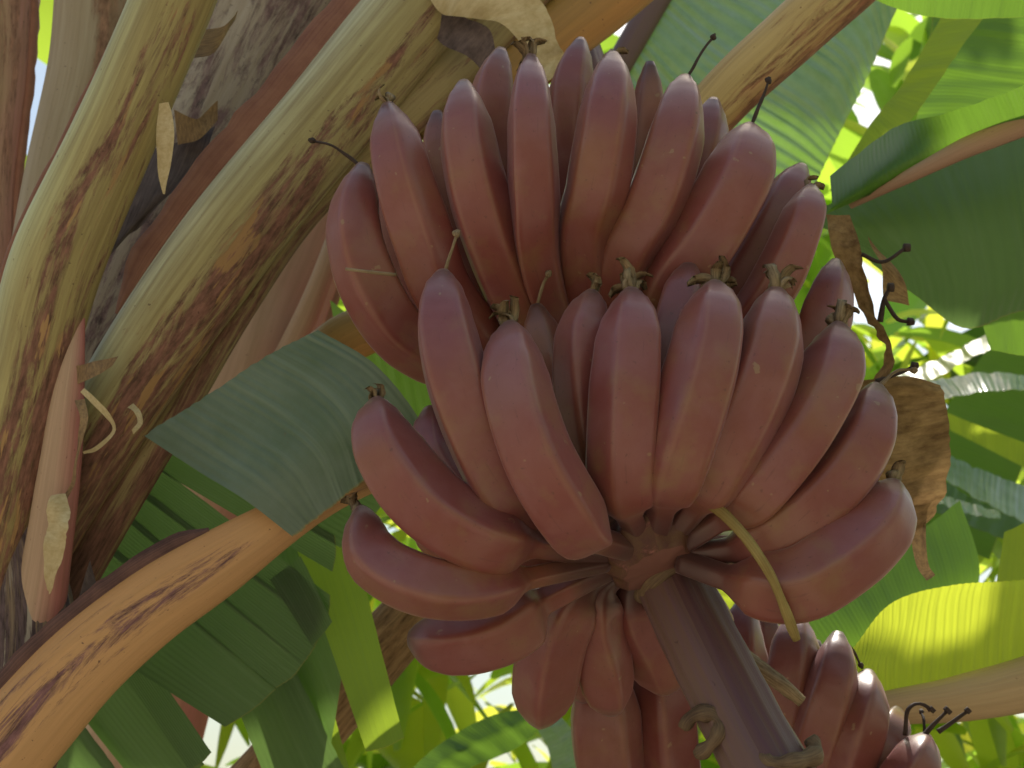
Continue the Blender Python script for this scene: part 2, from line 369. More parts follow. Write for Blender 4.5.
def remnant(kind, tip, tdir, parent, seed, to=None):
    rs = random.Random(seed); mb = MB()
    rv = lambda: Vector((rs.uniform(-1, 1), rs.uniform(-1, 1), rs.uniform(-1, 1)))
    if kind in ('stalk', 'long'):
        L = .018 if kind == 'stalk' else .026
        end = to if to is not None else tip + (tdir + rv() * .5 + UP * .3).normalized() * L
        midp = tip.lerp(end, .55) + UP * .003 + rv() * .002
        tube(mb, [tip - tdir * .003, midp, end], lambda t: .0017 - .0007 * t, 14, 7, rough=.9)
        tube(mb, [end - (end - midp).normalized() * .001, end + (end - midp).normalized() * .0025, end + (end - midp).normalized() * .005],
             lambda t: .0011 + .0014 * math.sin(math.pi * min(1, t + .1)), 8, 9, rough=1.2)
        return mb.build('flower_remnant', M['remnant_dark'] if kind == 'long' else M['remnant'], parent)
    n = 7 if kind == 'crumple' else 3
    for k in range(n):
        a = tip + rv() * .003; d = (tdir + rv() * .8 + UP * .3).normalized(); L = rs.uniform(.011, .024) if kind == 'crumple' else rs.uniform(.008, .016)
        side = d.cross(rv()).normalized(); curl = d.cross(side) * L
        pts = [a - tdir * .003, a + d * L * .5, a + d * L * .9 + curl * rs.uniform(.2, .5), a + d * L * .8 + curl * rs.uniform(.6, .9)]
        q, _ = path(pts, 10); rows = []
        for i, p in enumerate(q):
            wd = (.0013 + .0032 * math.sin(math.pi * i / 10 * .8 + .4)) * rs.uniform(.8, 1.2)
            up = side.cross(d) * wd * .5
            rows.append([p - side * wd, p + up, p + side * wd, p - up * .2])
        mb.grid(rows, lambda i, j: (j / 3, i / 10), True)
    tube(mb, [tip - tdir * .004, tip + tdir * .004], lambda t: .0035 - .001 * t, 4, 7, rough=.6)
    return mb.build('flower_remnant', M['remnant'], parent)
nb = [0]
def banana(bunch, pts, w, ds, rot, kind=None, to=None, mat='banana', k=1.0, label=None, prof=PROF, neck=False):
    """pts: photo positions tip -> base; ds: distances (tip, middle, base)"""
    nb[0] += 1
    n = len(pts); P3 = []
    for i, (x, y) in enumerate(pts):
        t = i / (n - 1)
        d = ds[0] * (1 - t) * (1 - 2 * t) + ds[1] * 4 * t * (1 - t) + ds[2] * t * (2 * t - 1)
        P3.append(P(x, y, d))
    r = w * .48 * ds[1] / FPX
    rs = random.Random(nb[0] * 13)
    mb = MB(); twist = rs.uniform(-.25, .25); fa = rs.uniform(.94, 1.06)
    q, L = path(P3, 44); fr = frames(q, OUTW); rows = []; sh, um = pent(k, rs)
    S = 50; rot_ = R(rot)
    if neck:   # the body closes at the last but one position, a thin stem runs on to the crown
        ta = [sum((cr(P3, (m + 1) / 200) - cr(P3, m / 200)).length for m in range(int(200 * (n - 2) / (n - 1)))) / L][0]
        prof = [(a * ta / .80, b) for a, b in PROF if a < .7] + [(ta * .87, .985), (ta * .93, .87), (ta * .975, .68), (ta * 1.015, .50), (ta * 1.05, .40), (1, .38)]
    tb = [(a, b * (1 + (.035 * rs.uniform(-1, 1) if .1 < a < .9 else 0))) for a, b in prof]
    for i, (p, (t, a, b)) in enumerate(zip(q, fr)):
        f = i / 44; rr = r * lerp_table(tb, f); row = []
        for j in range(S):
            th = 2 * math.pi * j / S
            kk = sh(th, f) * (1 + .016 * noise.noise(p * 34 + Vector((math.cos(th), math.sin(th), nb[0])) * .9))
            aa = th + rot_ + twist * f
            row.append(p + (a * math.cos(aa) + b * math.sin(aa) * fa) * rr * kk)
        rows.append(row)
    us = [um(2 * math.pi * j / S) for j in range(S)]; us.append(us[0])
    for j in range(S):
        if us[j + 1] < us[j] - .5: us[j + 1:] = [x + 1 for x in us[j + 1:]]
    o = mb.grid(rows, lambda i, j: (us[j], i / 44), True)
    mb.fan([o + j for j in range(S)], q[0] - fr[0][0] * r * .03, (.5, 0), 0, True)
    mb.fan([o + 44 * S + j for j in range(S)], q[-1], (.5, 1), 0)
    ob = mb.build('banana', M[mat], bunch)
    if label: ob['label'] = label
    if kind:
        remnant(kind, q[0], -fr[0][0], ob, nb[0] * 7, P(*to) if to else None)
    return ob

CR = (645, 552)
bunch = thing('banana_bunch', 'large bunch of red bananas in two tiers hanging on a thick purple stalk', 'banana bunch', P(645, 100, 1.0))
# upper tier, front row: (points tip -> base, width, (tip, mid, base) distance, ridge turn)
UPPER = [
 ([(363,166),(355,228),(376,296),(415,345),(500,395)], 64, (.93,.90,.97), 20, 'long', (314,141,.93)),
 ([(388,106),(402,170),(424,240),(452,305),(530,390)], 66, (.93,.89,.97), 50, 'stub', None),
 ([(437,112),(441,165),(458,235),(520,330)], 48, (1.0,.99,1.0), 10, None, None),
 ([(464,84),(468,145),(484,215),(512,290),(560,390)], 68, (.92,.88,.97), 36, None, None),
 ([(501,50),(492,105),(500,180),(540,300)], 54, (1.0,.98,1.0), 60, None, None),
 ([(531,58),(531,120),(534,195),(541,275),(580,390)], 60, (.92,.87,.97), 5, 'crumple', None),
 ([(581,40),(571,95),(570,165),(590,300)], 52, (1.0,.98,1.0), 15, None, None),
 ([(613,56),(607,115),(597,185),(584,255),(600,390)], 64, (.92,.87,.97), 30, 'stub', None),
 ([(650,62),(648,110),(640,180),(630,320)], 42, (1.0,1.0,1.0), 0, None, None),
 ([(685,79),(676,135),(652,210),(620,280),(625,390)], 66, (.93,.88,.97), 55, 'long', (712,38,.94)),
 ([(714,100),(704,150),(682,225),(650,330)], 50, (1.0,.98,1.0), 20, None, None),
 ([(750,128),(738,175),(703,240),(665,295),(645,390)], 74, (.93,.88,.97), 42, 'long', (768,82,.94)),
 ([(802,167),(780,212),(748,268),(670,390)], 58, (.98,.95,.98), 12, None, None),
 ([(811,188),(800,230),(776,285),(735,340),(675,400)], 58, (.92,.89,.96), 65, 'stub', None),
 ([(836,262),(828,305),(808,360),(760,430),(690,470)], 58, (.94,.91,.95), 33, None, None),
]
UROT = [56, 26, 10, 4, 60, 68, 15, 5, 0, 12, 20, 62, 12, 0, 33]
for (p, w_, d, _, k_, to), r_ in zip(UPPER, UROT): banana(bunch, p, w_ * .95, d, r_, k_, to)
LOWER = [
 ([(430,408),(440,455),(478,500),(540,535),(600,548)], 56, (.90,.86,0.835), 30, None, None),
 ([(443,274),(447,335),(466,405),(500,478),(530,514),(605,546)], 74, (.83,.765,0.825), 48, 'stalk', (457,236,.83)),
 ([(536,305),(545,355),(562,425),(600,500),(620,540)], 50, (.88,.86,0.835), 10, 'stalk', (548,276,.87)),
 ([(510,326),(516,390),(536,455),(566,508),(590,536),(640,552)], 82, (.80,.73,0.815), 24, 'crumple', None),
 ([(592,293),(584,345),(587,415),(600,478),(632,545)], 60, (.84,.80,0.835), 60, 'stub', None),
 ([(631,291),(629,350),(624,425),(622,475),(626,507),(647,552)], 66, (.81,.75,0.815), 40, 'crumple', None),
 ([(690,264),(679,320),(664,390),(652,460),(650,545)], 56, (.87,.83,0.835), 25, 'stub', None),
 ([(715,285),(713,340),(697,405),(678,462),(666,497),(652,550)], 73, (.81,.745,0.815), 55, 'crumple', None),
 ([(776,291),(771,345),(748,410),(718,470),(700,500),(660,550)], 72, (.82,.765,0.815), 12, 'crumple', None),
 ([(838,326),(830,378),(801,432),(762,482),(728,514),(668,553)], 72, (.83,.775,0.815), 38, 'crumple', None),
 ([(876,387),(864,437),(829,488),(784,526),(740,548),(676,558)], 74, (.83,.785,0.815), 20, 'stalk', (912,370,.84)),
 ([(895,484),(876,526),(833,564),(790,586),(738,581),(682,562)], 73, (.81,.76,0.805), 50, 'stub', None),
 ([(377,402),(386,450),(425,503),(478,536),(522,543),(605,556)], 78, (.80,.75,0.815), 8, 'stub', None),
 ([(361,510),(373,556),(418,583),(468,590),(518,580),(605,562)], 68, (.79,.745,0.815), 44, 'stub', None),
 ([(409,638),(450,640),(498,628),(536,604),(612,566)], 72, (.80,.80,0.835), 26, None, None),
]
LROT = [30, 3, 10, 18, 60, 64, 25, 67, 8, 70, 5, 50, 8, 40, 26]
for (p, w_, d, _, k_, to), r_ in zip(LOWER, LROT): banana(bunch, p, w_, d, r_, k_, to, neck=True)
BACK = [
 ([(540,722),(544,680),(556,630),(580,590),(615,568)], 66, (.92,.87,.86), 30),
 ([(612,712),(604,670),(594,625),(600,590),(628,570)], 62, (.92,.88,.86), 55),
 ([(668,690),(655,655),(638,620),(632,590),(640,570)], 64, (.94,.90,.87), 15),
 ([(720,640),(705,620),(690,600),(670,580)], 60, (.97,.94,.88), 15),
 ([(585,700),(578,660),(575,620),(600,580)], 52, (.98,.95,.90), 15),
 ([(418,505),(440,535),(490,556),(550,560),(625,558)], 58, (.93,.91,.88), 40),
 ([(398,150),(398,215),(412,280),(450,340),(530,395)], 62, (1.02,1.0,1.0), 10),
 ([(556,640),(566,610),(590,580),(625,566)], 56, (.98,.95,.90), 30),
 ([(470,590),(510,585),(560,572),(620,562)], 56, (.95,.93,.89), 10),
 ([(790,560),(750,556),(715,554),(670,556)], 54, (.92,.90,.87), 10),
]
for p, w_, d, r_ in BACK: banana(bunch, p, w_, d, r_)
# stalk
mb = MB()
SP = [P(480,-260,1.62), P(535,-70,1.5), P(590,90,1.28), P(622,250,1.10), P(636,420,.97), P(648,520,.875), P(668,575,.845), P(704,650,.80), P(757,752,.745), P(830,880,.68)]
q, L = path(SP, 90); SQ = q
def srad(t):
    return .0270 + .003 * math.sin(t * 9) * .3 + (.003 if t > .75 else 0) * 0
tube(mb, SP, srad, 90, 56, rough=.04, shape=lambda th, t: 1 + .022 * math.sin(th * 13 + t * 5) + .014 * math.sin(th * 23 - t * 9) + .03 * math.sin(th * 3 + t * 14))
stalk = mb.build('stalk', M['stalk'], bunch)
# crown: the cushion where the finger stems join the stalk
for (cx, cy, cdp, rr) in ((654, 548, .818, .044), (640, 385, .985, .036)):
    mb = MB()
    ax = (P(704,650,.815) - P(640,470,.925)).normalized()
    c = P(cx, cy, cdp)
    tube(mb, [c - ax * .03, c - ax * .012, c + ax * .006, c + ax * .018], lambda t: rr * (.55 + .45 * math.sin(math.pi * min(1, .15 + t * .8))) , 14, 40,
         shape=lambda th, t: 1 + .13 * math.cos(th * 11 + t) * (1 - t * .5), rough=.28)
    mb.build('crown', M['crown'], bunch)
# bract scars: the curled ridges low on the stalk
def ring(cx, cy, d, ac, A, hh, th_, s0, s1):
    """a raised scar loop lying on the round surface of the stalk"""
    mb = MB(); c = P(cx, cy, d); ax = (P(757,752,.745) - P(704,650,.80)).normalized()
    n_ = (OUTW - ax * OUTW.dot(ax)).normalized(); s_ = ax.cross(n_); pts = []
    for i in range(25):
        q_ = R(s0 + (s1 - s0) * i / 24); a = R(ac) + R(A) * math.cos(q_)
        pts.append(c + (n_ * math.cos(a) + s_ * math.sin(a)) * .0264 + ax * hh * math.sin(q_))
    tube(mb, pts, lambda t: th_ * (.6 + .4 * math.sin(math.pi * t) ** .5) * (1 + .18 * math.sin(t * 21)), 60, 10, rough=.3)
    mb.build('bract_scar', M['scar'], stalk)
ring(672, 576, .840, 0, 110, .008, .0065, 5, 175)
ring(722, 736, .764, 34, 38, .012, .0055, 60, 300)
ring(780, 764, .736, -26, 46, .012, .0060, -10, 200)
mb = MB()
tube(mb, [P(694,489,.775), P(716,508,.76), P(745,536,.745), P(770,574,.735), P(786,612,.735), P(797,640,.74)],
     lambda t: .0044 - .0018 * t + .0012 * math.sin(math.pi * min(1, max(0, t - .75) * 4)) , 26, 9, squash=.55, rough=.25)
mb.build('withered_bract', M['style'], bunch)
mb = MB()   # straw-like remnant lying across the left fingers
tube(mb, [P(346,269,.855), P(370,272,.848), P(396,275,.85)], .0014, 8, 6, rough=.4)
mb.build('flower_remnant', M['remnant'], bunch)

# ------------------------------------------------------------------ second bunch
bunch2 = thing('banana_bunch', 'smaller red banana bunch low down behind the stalk of the large bunch', 'banana bunch', P(760, 800, 1.15))
SECOND = [
 ([(600,660),(603,700),(612,775),(650,840)], 66, (1.03,1.0,1.1), 20),
 ([(655,640),(662,690),(668,770),(690,850)], 62, (1.05,1.02,1.1), 45),
 ([(745,598),(741,650),(750,715),(765,830)], 46, (1.12,1.10,1.15), 20),
 ([(764,606),(766,660),(768,720),(770,830)], 42, (1.16,1.15,1.17), 60),
 ([(797,614),(793,668),(780,738),(765,840)], 54, (1.07,1.04,1.12), 36),
 ([(838,634),(831,688),(809,760),(780,850)], 52, (1.04,1.01,1.1), 12),
 ([(869,673),(860,720),(836,785),(790,860)], 48, (1.04,1.0,1.1), 50),
 ([(897,710),(886,750),(862,800),(800,870)], 44, (1.05,1.01,1.1), 28),
 ([(926,737),(912,775),(885,820),(810,880)], 52, (1.0,.97,1.08), 5),
 ([(815,640),(806,700),(790,770),(775,840)], 44, (1.14,1.12,1.16), 5),
]
K2 = [None, None, 'crumple', None, None, ('long', (860,664,1.04)), None, None, 'long', None]
for (p, w_, d, r_), kk in zip(SECOND, K2):
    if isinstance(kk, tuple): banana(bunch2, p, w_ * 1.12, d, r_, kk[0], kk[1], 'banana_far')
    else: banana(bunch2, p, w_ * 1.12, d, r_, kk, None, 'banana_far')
mb = MB()
tube(mb, [P(740,690,1.4), P(755,760,1.3), P(770,850,1.2), P(800,980,1.08)], .026, 30, 20, rough=.05); mb.build('stalk', M['stalk'], bunch2)
mb = MB(); tube(mb, [P(765,800,1.2), P(772,850,1.15), P(780,900,1.12)], lambda t: .04 * (.5 + .5 * math.sin(math.pi * (.1 + .8 * t))), 14, 30, shape=lambda th, t: 1 + .1 * math.cos(9 * th), rough=.12)
mb.build('crown', M['crown'], bunch2)
mb = MB()   # broken dry bract stub beside the stalk
tube(mb, [P(738,655,.98), P(762,672,.965), P(782,686,.95), P(802,702,.945)], lambda t: .010 - .0055 * t, 14, 9, rough=.45)
mb.build('bract_stub', M['remnant'], bunch2)
mb = MB()
for pts in (([(905,735),(907,712),(916,704),(926,706),(930,711)]), ([(922,738),(936,722),(946,712)]), ([(938,732),(952,722),(966,712)])):
    tube(mb, [P(x, y, .99) for x, y in pts], lambda t: .0022 - .0006 * t, 12, 6, rough=.5)
    e = P(*pts[-1], .99); tube(mb, [e, e + RT * .003 + UP * .003], .0032, 4, 7, rough=.5)
mb.build('flower_remnant', M['remnant_dark'], bunch2)

# ------------------------------------------------------------------ leaf stalks and sheaths
def petiole(parent, name, pts, mat, thick=.55, arc=118, n=60, margin=None, both=False, flip=False, closed=True, wob=.03, mname='leaf_margin'):
    """pts: (x, y, distance, width px): a channelled stalk, round side outwards"""
    c3 = [P(x, y, d) for x, y, d, w_ in pts]; ws = [w_ * d / FPX for x, y, d, w_ in pts]
    q, L = path(c3, n); fr = frames(q, OUTW); mb = MB(); rows = []; S = 26
    edgeL, edgeR = [], []
    for i, (p, (t, a, b)) in enumerate(zip(q, fr)):
        wd = cr(ws, i / n) * .5; row = []
        for j in range(S + 1):
            th = R(-arc + 2 * arc * j / S)
            k = 1 + wob * noise.noise(Vector((th * 1.5, i * .12, len(pts) + wd * 50)))
            row.append(p - b * math.sin(th) * wd * k + a * math.cos(th) * wd * thick * k)
        if closed:
            for j in range(S, -1, -1):
                th = R(-arc + 2 * arc * j / S); row.append(p - b * math.sin(th) * wd * .72 + a * (math.cos(th) * thick * .62 - .12) * wd)
        rows.append(row); edgeL.append((p + b * wd * math.sin(R(min(arc, 88))), a, b, wd)); edgeR.append((p - b * wd * math.sin(R(min(arc, 88))), a, b, wd))
    nn = len(rows[0])
    mb.grid(rows, lambda i, j: (min(1, j / S) if j <= S else max(0, 1 - (j - S - 1) / S), i / n * L), closed)
    ob = mb.build(name, mat, parent)
    if margin:
        mm, wpx, side, t0, t1 = margin
        ed = edgeL if side < 0 else edgeR
        mb = MB(); rows = []; i0, i1 = int(t0 * n), int(t1 * n)
        for i in range(i0, i1 + 1):
            p, a, b, wd = ed[i]; s = b if side < 0 else -b
            f = (i - i0) / max(1, i1 - i0); w1 = wpx / FPX * min(1, f * 8, (1 - f) * 8 + .2) * (1 + .14 * noise.noise(Vector((i * .35, wpx, 3))) + .12 * noise.noise(Vector((i * 1.3, wpx, 3))))
            rows.append([p - s * wd * .06 + a * wd * .12, p + s * w1 * .3 + a * (wd * .05 + .002), p + s * w1 * .75 + a * .001, p + s * w1 - a * .004 * (1 + noise.noise(Vector((i * .6, 0, wpx))))])
        mb.grid(rows, lambda i, j: (j / 3 * .6, i / n * L))
        mb.build(mname, M[mm], ob)
    return ob

def strip(parent, name, rows, mat, nu=24, nv=8, rip=0.0, rf=8.0, crumple=0.0, cs=30, mbx=None, jag=0.0, tone=0, fold=0.0):
    """sheet lofted through rows of (x,y,d); u runs along a row, v across the rows"""
    mb = mbx or MB()
    R3 = [[P(*p) for p in r] for r in rows]
    grid = []
    for i in range(nu + 1):
        u = i / nu; cols = [cr(r, u) for r in R3]
        grid.append([cr(cols, j / nv) for j in range(nv + 1)])
    out = []
    for i in range(nu + 1):
        row = []
        for j in range(nv + 1):
            du = grid[min(i + 1, nu)][j] - grid[max(i - 1, 0)][j]; dv = grid[i][min(j + 1, nv)] - grid[i][max(j - 1, 0)]
            nr = du.cross(dv); nr = nr.normalized() if nr.length > 1e-12 else OUTW
            p = grid[i][j]; u, v = i / nu, j / nv
            h = rip * (.45 + 1.1 * abs(noise.noise(p * 9))) * math.sin(u * rf * 6.283 + 5.0 * noise.noise(Vector((u * 9, v * .8, rf)))) + crumple * noise.noise(p * cs) + fold * abs(v - .5)
            if jag and j == nv: p = p + dv * jag * noise.noise(Vector((u * 37, 1.7, rf)))
            if jag and j == 0: p = p - dv * jag * .6 * noise.noise(Vector((u * 31, 4.7, rf)))
            if jag and i == nu: p = p + du * jag * 1.2 * noise.noise(Vector((v * 23, 7.7, rf)))
            row.append(p + nr * h)
        out.append(row)
    mb.grid(out, lambda i, j: (i / nu, j / nv), False, 0, tone)
    if mbx is None: return mb.build(name, mat, parent)

plant = thing('banana_plant', 'old banana plant at left with blotchy green, grey and tan leaf stalks', 'banana plant', (-.75, 1.0, 0))
ps = MB()
tube(ps, [P(-110,800,1.12), Vector((-.72, 1.02, 1.0)), Vector((-.75, 1.0, .5)), Vector((-.75, 1.0, 0))], lambda t: .085 + .035 * t, 30, 24, rough=.06)
ps.build('pseudostem', M['dirty'], plant)
petiole(plant, 'sheath', [(2,-60,1.36,70),(2,60,1.33,58),(-6,180,1.30,46),(-12,300,1.27,44),(-40,460,1.24,40)], M['trunk3'], margin=('redmargin', 6, 1, .02, .7))
petiole(plant, 'sheath', [(104,-60,1.30,92),(92,60,1.28,84),(62,180,1.25,74),(38,300,1.22,66),(10,480,1.18,60),(-30,640,1.14,60)], M['trunk2'], margin=None)
petiole(plant, 'sheath', [(305,-70,1.32,150),(262,10,1.30,140),(215,100,1.27,128),(160,200,1.23,116),(95,340,1.18,110),(40,480,1.14,100),(-10,640,1.1,100)], M['trunk'], thick=.5)
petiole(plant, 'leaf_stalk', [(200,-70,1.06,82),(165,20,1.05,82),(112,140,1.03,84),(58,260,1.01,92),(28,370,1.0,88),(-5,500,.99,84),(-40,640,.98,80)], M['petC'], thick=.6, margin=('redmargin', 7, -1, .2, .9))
petiole(plant, 'leaf_stalk', [(560,-70,1.26,74),(478,28,1.22,72),(405,105,1.17,64),(305,198,1.13,54),(236,298,1.1,50),(172,408,1.07,48),(104,525,1.05,46),(40,640,1.04,46)], M['petE2'], thick=.7)
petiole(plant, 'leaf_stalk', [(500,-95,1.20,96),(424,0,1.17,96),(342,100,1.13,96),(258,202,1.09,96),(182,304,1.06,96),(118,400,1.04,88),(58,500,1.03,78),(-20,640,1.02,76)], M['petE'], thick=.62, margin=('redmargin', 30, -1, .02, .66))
petiole(plant, 'leaf_stalk', [(680,-70,1.32,70),(610,-10,1.29,72),(556,34,1.26,70),(490,90,1.23,66),(430,150,1.2,60)], M['petF'], thick=.6)
petiole(plant, 'sheath', [(78,318,1.0,14),(70,380,.99,34),(62,450,.985,44),(50,540,.98,50),(34,640,.98,56),(10,760,.98,70)], M['pink'], thick=.55)
petiole(plant, 'sheath', [(10,500,1.0,60),(22,580,.99,86),(24,650,.985,100),(10,720,.985,110),(-20,800,.985,130)], M['dirty'], thick=.5, wob=.12)
# torn papery sheath scraps
strip(plant, 'dry_scrap', [[(425,-10,1.13),(440,12,1.12),(470,18,1.11),(502,24,1.09),(526,52,1.08),(545,84,1.07)],[(432,-60,1.13),(476,-40,1.11),(515,-24,1.08),(545,6,1.07),(558,40,1.06),(568,66,1.065)]], M['paper'], 34, 12, .003, 2, .012, 22)
strip(plant, 'dry_scrap', [[(424,10,1.15),(440,42,1.14),(470,58,1.13),(486,78,1.12)],[(432,-6,1.15),(462,16,1.14),(490,30,1.12),(498,66,1.11)]], M['darksheath'], 18, 6, 0, 1, .008, 25)
strip(plant, 'dry_scrap', [[(160,104,1.02),(156,130,1.02),(158,165,1.02),(163,194,1.02)],[(168,102,1.01),(173,130,1.005),(171,160,1.01),(165,194,1.02)]], M['paper'], 16, 4, 0, 1, .003, 40)
strip(plant, 'dry_scrap', [[(200,30,1.12),(190,60,1.115)],[(225,25,1.12),(215,52,1.11)],[(238,10,1.14),(235,20,1.14)]], M['paperbrown'], 8, 8, 0, 1, .003, 30)
strip(plant, 'dry_scrap', [[(176,110,1.12),(196,118,1.11),(218,100,1.12)],[(178,145,1.12),(200,138,1.11),(218,120,1.12)]], M['paperbrown'], 14, 6, 0, 1, .006, 30)
strip(plant, 'dry_scrap', [[(140,150,1.13),(190,140,1.13),(215,125,1.14)],[(118,225,1.10),(165,190,1.11),(200,165,1.12)],[(105,260,1.08),(130,235,1.1),(150,215,1.1)]], M['darksheath'], 16, 8, 0, 1, .006, 25)
strip(plant, 'dry_scrap', [[(76,366,.985),(92,362,.975),(118,356,.97)],[(78,384,.985),(94,378,.97),(112,366,.97)]], M['paperbrown'], 12, 4, 0, 1, .004, 40)
strip(plant, 'dry_scrap', [[(80,392,.965),(92,404,.96),(104,416,.955),(112,430,.96),(96,446,.965),(82,452,.97)],[(84,388,.965),(98,400,.955),(110,414,.952),(115,432,.955),(98,450,.965),(84,454,.97)]], M['paper'], 26, 3, 0, 1, .002, 40)
strip(plant, 'dry_scrap', [[(74,400,.97),(80,420,.96),(76,450,.96),(70,480,.96),(62,500,.965)],[(84,398,.97),(88,422,.955),(80,455,.955),(74,482,.958),(66,502,.965)]], M['paperbrown'], 20, 3, 0, 1, .003, 40)
strip(plant, 'dry_scrap', [[(52,496,.955),(46,520,.95),(44,545,.95),(47,590,.955)],[(66,494,.955),(70,522,.94),(64,548,.942),(50,594,.955)]], M['paper'], 24, 6, 0, 1, .006, 45, jag=.5)
strip(plant, 'dry_scrap', [[(128,408,1.0),(134,412,.99),(138,422,.985),(132,430,.985)],[(134,404,1.0),(141,412,.985),(143,424,.98),(134,434,.985)]], M['paper'], 12, 3, 0, 1, .002, 40)
strip(plant, 'dry_scrap', [[(90,560,.97),(60,650,.965),(18,700,.96)],[(112,640,.985),(70,690,.965),(30,720,.96)]], M['darksheath'], 14, 6, 0, 1, .005, 30)
# the tan leaf stalk low left with its dark leaf blade behind and folded blade over it
petiole(plant, 'leaf_stalk', [(-40,810,.93,96),(20,735,.935,92),(80,668,.945,86),(150,608,.955,78),(220,562,.965,70),(290,517,.975,50),(350,488,.99,30),(420,462,1.01,22)], M['petG'], thick=.55, margin=('darkmargin', 13, 1, .10, .62))
strip(plant, 'leaf_blade', [
  [(145,436,1.0),(205,396,.99),(262,358,.98),(318,330,.975)],
  [(196,470,.975),(262,430,.965),(320,392,.96),(372,362,.96)],
  [(245,500,.95),(305,462,.945),(352,430,.945),(412,408,.95)],
  [(293,537,.94),(330,508,.94),(368,478,.945),(428,440,.955)]], M['leafsheen'], 220, 40, .0002, 21, .004, 9, jag=.5)
DL = MB()
def lobe(a0, a1, b0, b1, d0, d1, sag=0, n=30, mbx=None, mid=None):
    rows = []
    for f in (0, .33, .66, .9, 1):
        rows.append([(a0[0] + (b0[0] - a0[0]) * f, a0[1] + (b0[1] - a0[1]) * f, d0 + (d1 - d0) * f + sag * f * (1 - f)),
                     ((a0[0] + a1[0]) / 2 + ((b0[0] + b1[0]) / 2 - (a0[0] + a1[0]) / 2) * (f if f < .95 else 1.012), (a0[1] + a1[1]) / 2 + ((b0[1] + b1[1]) / 2 - (a0[1] + a1[1]) / 2) * (f if f < .95 else 1.012), d0 + (d1 - d0) * f + .0015),
                     (a1[0] + (b1[0] - a1[0]) * f, a1[1] + (b1[1] - a1[1]) * f, d0 + (d1 - d0) * f - sag * f * (1 - f))])
    strip(None, '', rows, None, 20, n, .0, 4, 0.004, 7, mbx=mbx, jag=.25)
lobe((40,610), (92,528), (225,727), (275,690), 1.11, 1.085, .003, mbx=DL)
lobe((86,534), (112,500), (276,688), (303,664), 1.11, 1.085, .003, mbx=DL)
lobe((108,506), (126,476), (303,664), (322,626), 1.11, 1.085, .003, mbx=DL)
lobe((122,482), (138,452), (322,628), (330,596), 1.11, 1.085, .003, mbx=DL)
lobe((134,456), (150,428), (332,572), (334,536), 1.11, 1.085, .003, mbx=DL)
lobe((146,432), (200,392), (340,548), (392,492), 1.11, 1.085, .003, mbx=DL)
DL.build('leaf_blade', M['leafdark'], plant)
DL = MB()
lobe((20,640), (60,588), (150,800), (205,764), 1.16, 1.13, .01, mbx=DL)
lobe((-30,700), (20,640), (60,860), (140,800), 1.15, 1.12, .01, mbx=DL)
lobe((100,640), (122,622), (190,770), (212,752), 1.12, 1.10, .01, mbx=DL)
lobe((200,610), (240,560), (270,790), (345,770), 1.2, 1.18, .02, mbx=DL)
lobe((240,560), (300,520), (325,780), (345,650), 1.22, 1.2, .02, mbx=DL)
lobe((270,580), (300,556), (312,646), (332,622), 1.09, 1.08, .01, mbx=DL)
DL.build('leaf_blade', M['leafdark'], plant)
DL = MB()
lobe((296,548), (348,524), (366,752), (404,738), 1.13, 1.15, .01, mbx=DL, n=40)
lobe((250,600), (300,590), (318,790), (350,770), 1.24, 1.22, .01, mbx=DL, n=40)
DL.build('leaf_blade', M['leafstrip'], plant)

# pink stalked plant further back
plant2 = thing('banana_plant', 'pink stemmed banana plant seen through the gaps behind the left leaf stalks', 'banana plant', Vector((-.55, 2.1, 0)))
petiole(plant2, 'pseudostem', [(400,60,1.75,90),(330,180,1.72,100),(280,290,1.70,110),(246,390,1.68,116),(200,520,1.7,122),(150,690,1.72,128),(105,860,1.75,130)], M['pink'], thick=.7, margin=('redmargin', 8, 1, .05, .5))
tube_b = MB(); tube(tube_b, [P(105,850,1.75), Vector((-.62, 2.0, .9)), Vector((-.55, 2.1, 0))], lambda t: .1 + .03 * t, 20, 20, rough=.05); tube_b.build('stem_base', M['dirty'], plant2)
petiole(plant2, 'leaf_stalk', [(345,210,1.6,18),(325,270,1.6,22),(300,330,1.62,26),(265,400,1.65,30)], M['pink'], thick=.6)
petiole(plant2, 'leaf_stalk', [(560,470,1.42,52),(470,556,1.40,58),(400,628,1.40,64),(330,708,1.42,70),(250,800,1.46,76),(150,900,1.5,80)], M['striped'], thick=.55)
petiole(plant2, 'leaf_stalk', [(400,320,1.36,46),(360,332,1.34,50),(330,350,1.34,50),(290,380,1.4,46)], M['petF'], thick=.5)
strip(plant2, 'leaf_blade', [[(330,300,1.5),(385,345,1.45),(440,380,1.42)],[(350,420,1.5),(400,440,1.45),(450,440,1.42)]], M['leafmid'], 30, 12, .002, 3)

# ------------------------------------------------------------------ leaves on the right
def leaf(label, rows, mat, rib=None, ribmat='midribtan', nu=60, nv=20, rip=.002, rf=6, crumple=.004, extra=None, jag=0.0, name='banana_leaf'):
    t = thing(name, label, 'leaf', P(*rows[0][0]))
    strip(t, 'blade', rows, M[mat], nu, nv, rip, rf, crumple, 10, jag=jag)
    if rib: petiole(t, 'midrib', rib, M[ribmat], thick=.7)
    return t
